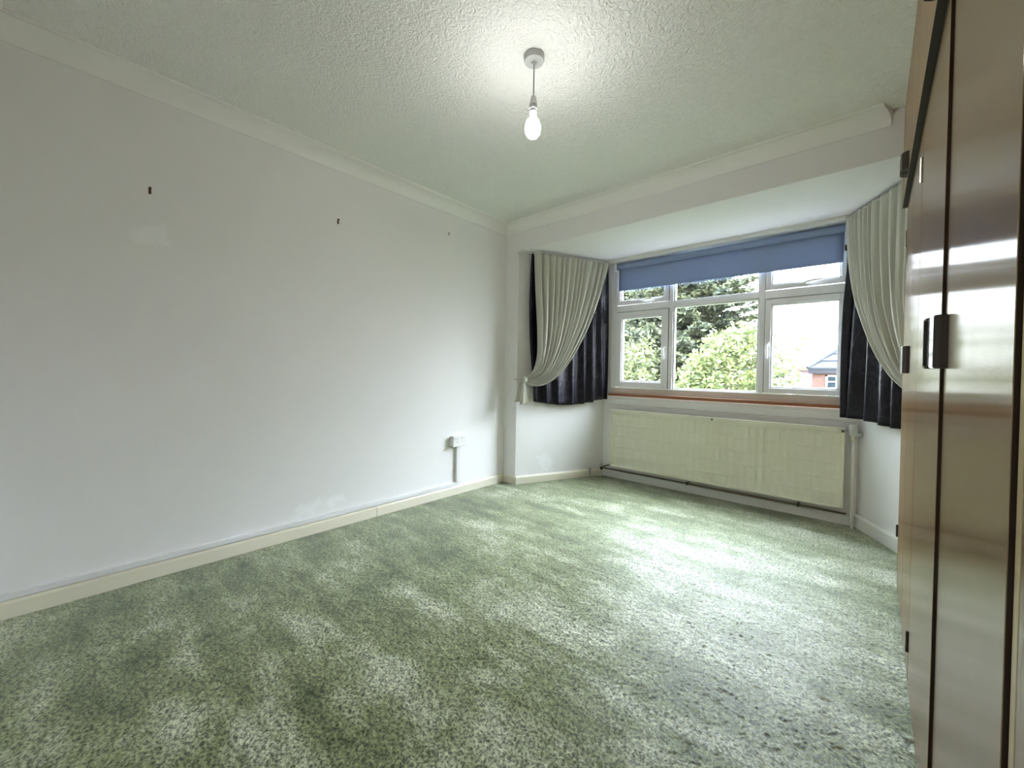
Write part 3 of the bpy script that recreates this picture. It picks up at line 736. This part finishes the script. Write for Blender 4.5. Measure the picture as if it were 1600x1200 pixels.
# nearest to the bay
tB, b1, b2 = unit(1.909, 2.796, 2.35, 'fitted teak wardrobe with two doors, farthest along next to the bay')
tA, a1, a2 = unit(.682, 1.907, 1.267, 'fitted teak wardrobe with two wide glossy doors, middle of the run', xn=XW+.006)
tC, c1, c2 = unit(YN+.004, .680, .19, 'fitted teak wardrobe cut by the right edge of the photo, nearest the camera', xd=XW+.0105)
hinge(a2, 1.908, 1.690, 1.775, XW, M['metal']); hinge(a2, 1.908, .115, .185, XW, M['darkmetal'])
hinge(b2, 2.797, .245, .305, XW, M['darkmetal']); hinge(b2, 2.797, 1.690, 1.775, XW, M['metal'])
box('edge_strip', (XW+.0099, XW+.014, .656, .6765, .012, ZD-.006), M['palelip'], c2, .001, label='pale wooden edge strip')
# end panel of the run seen through the bay side, and dark strip of painted shade above the doors
box('end_panel', (XW+.004, XR-.005, 2.7965, 2.802, 0, ZD), M['lipping'], tB)
def topbox(y0, y1, ym, label):
    t_ = thing('top_cupboard', label, 'cupboard', (.4, (y0+y1)/2, ZD), group='run of top cupboards')
    xt = .0875
    boxes('carcass', [(xt+.019, XR-.004, y0+.001, y0+.017, ZD+.014, ZC-.002), (xt+.019, XR-.004, y1-.017, y1-.001, ZD+.014, ZC-.002), (xt+.019, XR-.004, y0+.001, y1-.001, ZD+.001, ZD+.016)], M['recess'], t_)
    ds = []
    for a, b in ((y0+.002, ym-.0015), (ym+.0015, y1-.002)):
        ds.append(box('door', (xt, xt+.018, a, b, ZD+.008, ZC-.012), M['topwood'], t_, .0012))
    box('shade_strip', (xt+.0002, xt+.0185, y0+.001, y1-.001, ZD+.001, ZD+.0075), M['recess'], t_)  # added dark strip; shade under the overhanging doors put into its colour
    box('scribe_strip', (xt+.004, xt+.022, y0, y1, ZC-.011, ZC-.0005), M['lipping'], t_)
    for d_, s_ in ((ds[0], -1), (ds[1], 1)): pull(d_, ym, ZD+.012, ZD+.082, s_, xt, False)
    return t_
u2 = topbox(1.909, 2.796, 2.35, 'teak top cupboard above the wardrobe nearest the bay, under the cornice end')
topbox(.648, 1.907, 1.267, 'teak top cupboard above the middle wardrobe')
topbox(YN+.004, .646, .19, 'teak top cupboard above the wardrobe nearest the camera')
box('edge_strip', (.0865, .115, 2.7945, 2.8015, ZD+.008, ZC-.012), M['lipping'], u2, label='orange wooden edge strip')

# ------------------------------------------------------------------ outside
GZ = -2.9
mt = M['lawn'] = mat('garden_lawn', (0.10, 0.17, 0.05), 0.95)
L(mt, ramp(mt, noise(mt, coords(mt), 1.2, 6), [(.35, (.02, .032, .01)), (.65, (.04, .055, .02))]), P(mt).inputs['Base Color'])
box('ground', (-70, 50, 4.2, 110, GZ-.3, GZ), M['lawn'], **S)
def leafmat(name, stops, scale, trans=.35):
    mt = mat(name, stops[1][1], .6); v = coords(mt); b = P(mt); out = mt.node_tree.nodes['Material Output']
    geo = N(mt, 'ShaderNodeNewGeometry')
    f = math_(mt, 'ADD', math_(mt, 'MULTIPLY', noise(mt, v, scale, 3), .6), math_(mt, 'MULTIPLY', geo.outputs['Random Per Island'], .4))
    c = ramp(mt, f, stops); L(mt, c, b.inputs['Base Color'])
    t = N(mt, 'ShaderNodeBsdfTranslucent'); L(mt, c, t.inputs[0]); mx = N(mt, 'ShaderNodeMixShader'); mx.inputs[0].default_value = trans
    L(mt, b.outputs[0], mx.inputs[1]); L(mt, t.outputs[0], mx.inputs[2]); L(mt, mx.outputs[0], out.inputs[0]); return mt
M['conifer'] = leafmat('conifer_needles', [(.3, (.022, .030, .022)), (.5, (.065, .078, .048)), (.72, (.16, .17, .085))], 1.6)
M['bush'] = leafmat('yellow_green_leaves', [(.3, (.055, .075, .028)), (.5, (.13, .155, .05)), (.7, (.24, .26, .10))], 2.2)
M['shrub'] = leafmat('olive_leaves', [(.3, (.040, .052, .025)), (.5, (.10, .115, .045)), (.7, (.21, .22, .09))], 2.0)
mt = M['bark'] = mat('bark', (.10, .075, .055), .9); L(mt, bump(mt, noise(mt, coords(mt, (6, 6, 1)), 4, 4), .8, .02), P(mt).inputs['Normal'])
def leaves(C, size, flat=0.0, ratio=.5, seed=0):
    """one small rhombic leaf per centre"""
    r_ = np.random.default_rng(seed); n = len(C)
    d = r_.normal(size=(n, 3)); d[:, 2] *= (1-flat); d /= np.linalg.norm(d, axis=1)[:, None]
    q = r_.normal(size=(n, 3)); q[:, 2] *= (1-flat); e = np.cross(d, q) if flat < .5 else q - (q*d).sum(1)[:, None]*d
    e /= np.linalg.norm(e, axis=1)[:, None]
    s = size*r_.uniform(.6, 1.4, (n, 1))
    V = np.stack([C-d*s, C+e*s*ratio, C+d*s, C-e*s*ratio], 1).reshape(-1, 3)
    return V, np.arange(4*n).reshape(n, 4)
def conifer(cx, cy, H, Rb, seed, label):
    r_ = np.random.default_rng(seed)
    t_ = thing('conifer_tree', label, 'tree', (cx, cy, GZ))
    tube('trunk', [(cx, cy, GZ), (cx+.05, cy, GZ+H*.4), (cx, cy, GZ+H*.97)], [.26, .17, .03], M['bark'], t_, 10)
    C = []; bm = bmesh.new()
    z = .12*H
    while z < H*.985:
        rr = Rb*(1-z/H)**.75
        for _ in range(15):
            a = r_.uniform(0, 2*PI); ln = rr*r_.uniform(.65, 1.12); tilt = r_.uniform(-.10, .22)
            dv = np.array([math.cos(a), math.sin(a)]); side = np.array([-dv[1], dv[0]])
            n = int(60+ln*120)
            u_ = r_.uniform(.08, 1, n)**.75; w_ = r_.normal(0, .22, n)*(1-u_*.65)*ln*.55
            zz = z + ln*(tilt*u_ + .10*u_**2) - .12*np.abs(w_)*2 + r_.normal(0, .028, n)
            xy = np.outer(u_*ln, dv) + np.outer(w_, side)
            C.append(np.c_[cx+xy[:, 0], cy+xy[:, 1], GZ+zz])
            if z < H*.9: addtube(bm, [(cx, cy, GZ+z), (cx+dv[0]*ln*.5, cy+dv[1]*ln*.5, GZ+z+tilt*ln*.5), (cx+dv[0]*ln*.95, cy+dv[1]*ln*.95, GZ+z+ln*(tilt*.95+.09))], [.03, .02, .006], 4)
        z += r_.uniform(.13, .22)*H/10*1.15
    C = np.concatenate(C)
    link('branches', tomesh(bm), M['bark'], t_)['kind'] = 'stuff'
    V, F = leaves(C, .075, .5, .42, seed)
    link('foliage', fast_mesh('f', V, F), M['conifer'], t_)['kind'] = 'stuff'
conifer(-4.05, 12.3, 10.2, 3.4, 1, 'tall dark conifer with layered branches filling the middle window panes')
conifer(-8.9, 18.2, 10.5, 3.9, 2, 'conifer behind the shrub, seen through the left window pane')
def broadleaf(name, cx, cy, top, rx, rz, nclump, nleaf, size, mtk, seed, label, sprigs=()):
    r_ = np.random.default_rng(seed)
    t_ = thing(name, label, 'tree', (cx, cy, GZ))
    cz = top-rz
    tube('trunk', [(cx, cy, GZ), (cx+.04, cy, GZ+(cz-GZ)*.6), (cx, cy, cz)], [.10, .07, .03], M['bark'], t_, 8)
    C = []; bm = bmesh.new()
    for k in range(nclump):
        d = r_.normal(size=3); d /= np.linalg.norm(d); rr = r_.uniform(.45, 1)**.5
        c = np.array([cx+d[0]*rx*rr, cy+d[1]*rx*rr, cz+d[2]*rz*rr])
        C.append(c + r_.normal(0, 1, (nleaf, 3))*np.array([.13, .13, .11])*rx/.9)
        if k % 3 == 0: addtube(bm, [(cx, cy, cz-rz*.7), tuple((c+np.array([cx, cy, cz-.1]))/2), tuple(c)], [.02, .012, .004], 4)
    for (x, y_, z_, n) in sprigs:
        n = int(n*2.2)
        addtube(bm, [(cx+rx*.5, cy, z_-.35), ((cx+x)/2+rx*.25, (cy+y_)/2, z_-.18), (x, y_, z_)], [.012, .007, .002], 4)
        C.append(np.array([x, y_, z_]) + r_.normal(0, 1, (n, 3))*np.array([.09, .09, .05]))
    C = np.concatenate(C)
    link('branches', tomesh(bm), M['bark'], t_)['kind'] = 'stuff'
    V, F = leaves(C, size, .2, .5, seed)
    link('foliage', fast_mesh('f', V, F), M[mtk], t_)['kind'] = 'stuff'
broadleaf('leafy_tree', -1.98, 8.0, 1.95, .70, 1.2, 120, 110, .042, 'bush', 4, 'bright yellow-green leafy tree in front of the conifer, lower middle pane',
          [(-1.02, 7.6, 1.50, 14), (-.88, 7.6, 1.62, 7), (-.75, 7.5, 1.70, 4), (-.95, 7.6, 1.30, 12), (-.82, 7.5, 1.42, 7), (-1.1, 7.7, 1.15, 26), (-1.0, 7.7, .95, 30), (-.9, 7.6, 1.05, 14), (-1.15, 7.7, 1.35, 20), (-1.2, 7.7, .85, 40), (-1.1, 7.7, 1.7, 3)])
broadleaf('leafy_shrub', -4.55, 9.6, 1.9, 1.0, 1.8, 110, 110, .055, 'shrub', 6, 'pale olive leafy shrub in the lower left window pane')
broadleaf('leafy_shrub', -1.75, 11.0, .85, .62, 1.6, 40, 80, .040, 'bush', 8, 'low light green shrub at the foot of the right window pane')
# brick house with a hipped slate roof
def brickmat(name, c1, c2, mortar, s):
    mt = mat(name, c1, .85); v = coords(mt)
    sp = N(mt, 'ShaderNodeSeparateXYZ'); cb = N(mt, 'ShaderNodeCombineXYZ'); L(mt, v, sp.inputs[0]); L(mt, math_(mt, 'ADD', sp.outputs['X'], sp.outputs['Y']), cb.inputs['X']); L(mt, sp.outputs['Z'], cb.inputs['Y'])
    b = N(mt, 'ShaderNodeTexBrick'); b.inputs['Scale'].default_value = s; b.inputs['Color1'].default_value = (*c1, 1); b.inputs['Color2'].default_value = (*c2, 1); b.inputs['Mortar'].default_value = (*mortar, 1)
    b.inputs['Mortar Size'].default_value = .02
    L(mt, cb.outputs[0], b.inputs['Vector']); L(mt, b.outputs['Color'], P(mt).inputs['Base Color']); return mt
M['brick'] = brickmat('orange_brick', (.105, .040, .030), (.12, .055, .042), (.12, .10, .085), 4.2)
M['slate'] = mat('pale_slate', (.034, .036, .044), 1.0); M['pinkroof'] = mat('faded_red_tiles', (.085, .045, .055), .9); M['render'] = mat('pale_pink_render', (.10, .065, .065), .9)
M['fascia'] = mat('dark_fascia', (.012, .012, .018), .5); M['darkglass'] = mat('dark_house_glass', (.012, .022, .03), .15)
def house(name, label, x0, x1, y0, y1, ze, zr, bm_, rm, ov=.12, win_=None, courses=9, fas=None):
    t_ = thing(name, label, 'house', ((x0+x1)/2, (y0+y1)/2, GZ))
    box('wall', (x0+ov, x1-ov, y0+ov, y1-ov, GZ, ze-.02), bm_, t_)
    dpt = (y1-y0)/2; bm = bmesh.new()
    for k in range(courses):           # stepped slate courses of a hipped roof
        a, b = k/courses, (k+1)/courses
        za, zb_ = ze+(zr-ze)*a, ze+(zr-ze)*b; th = (zr-ze)/courses*.22
        lo = [(x0+dpt*a, y0+dpt*a), (x1-dpt*a, y0+dpt*a), (x1-dpt*a, y1-dpt*a), (x0+dpt*a, y1-dpt*a)]
        hi = [(x0+dpt*b, y0+dpt*b), (x1-dpt*b, y0+dpt*b), (x1-dpt*b, y1-dpt*b), (x0+dpt*b, y1-dpt*b)]
        A_ = [bm.verts.new((x, y, za)) for x, y in lo]; B_ = [bm.verts.new((x, y, za+th)) for x, y in lo]; C_ = [bm.verts.new((x, y, zb_)) for x, y in hi]
        for i in range(4):
            j = (i+1) % 4; bm.faces.new((A_[i], A_[j], B_[j], B_[i])); bm.faces.new((B_[i], B_[j], C_[j], C_[i]))
        if k == 0: bm.faces.new(A_)
    link('roof', tomesh(bm), rm, t_)
    box('fascia', (x0+.02, x1-.02, y0+.02, y1-.02, ze-.13, ze-.001), fas or M['fascia'], t_)
    tube('hip_ridge', [(x0, y0, ze+.04), (x0+dpt, y0+dpt, zr+.04)], .05, rm, t_, 6)
    if win_:
        for (a, b, z0, z1) in win_:
            f_ = boxes('window', [(a, b, y0+ov-.03, y0+ov+.02, z0, z0+.05), (a, b, y0+ov-.03, y0+ov+.02, z1-.05, z1), (a, a+.05, y0+ov-.03, y0+ov+.02, z0, z1), (b-.05, b, y0+ov-.03, y0+ov+.02, z0, z1)]
                       + [(a, b, y0+ov-.03, y0+ov+.02, z0+(z1-z0)*q-.015, z0+(z1-z0)*q+.015) for q in (.25, .5, .75)] + [((a+b)/2-.015, (a+b)/2+.015, y0+ov-.03, y0+ov+.02, z0, z1)], M['white'], t_)
            box('pane', (a, b, y0+ov-.012, y0+ov-.004, z0, z1), M['darkglass'], f_)
    return t_
house('brick_house', 'orange brick house with pale slate roof beyond the right window pane', -1.60, 5.4, 16.0, 21.0, 1.30, 3.5, M['brick'], M['slate'], win_=[(-1.14, -.60, .30, 1.12)])
house('distant_house', 'faint pink-roofed house behind the brick house, right window pane', -4.75, 2.4, 40, 46, 1.72, 2.55, M['render'], M['pinkroof'], fas=M['render'])
ps = thing('garden_post', 'thin dark T-shaped garden post left of the brick house', 'post', (-1.47, 12, GZ))
tube('post', [(-1.47, 12, GZ), (-1.47, 12, 1.05)], .02, M['bark'], ps, 6); tube('crossbar', [(-1.68, 12, 1.04), (-1.25, 12, 1.045)], .015, M['bark'], ps, 6)
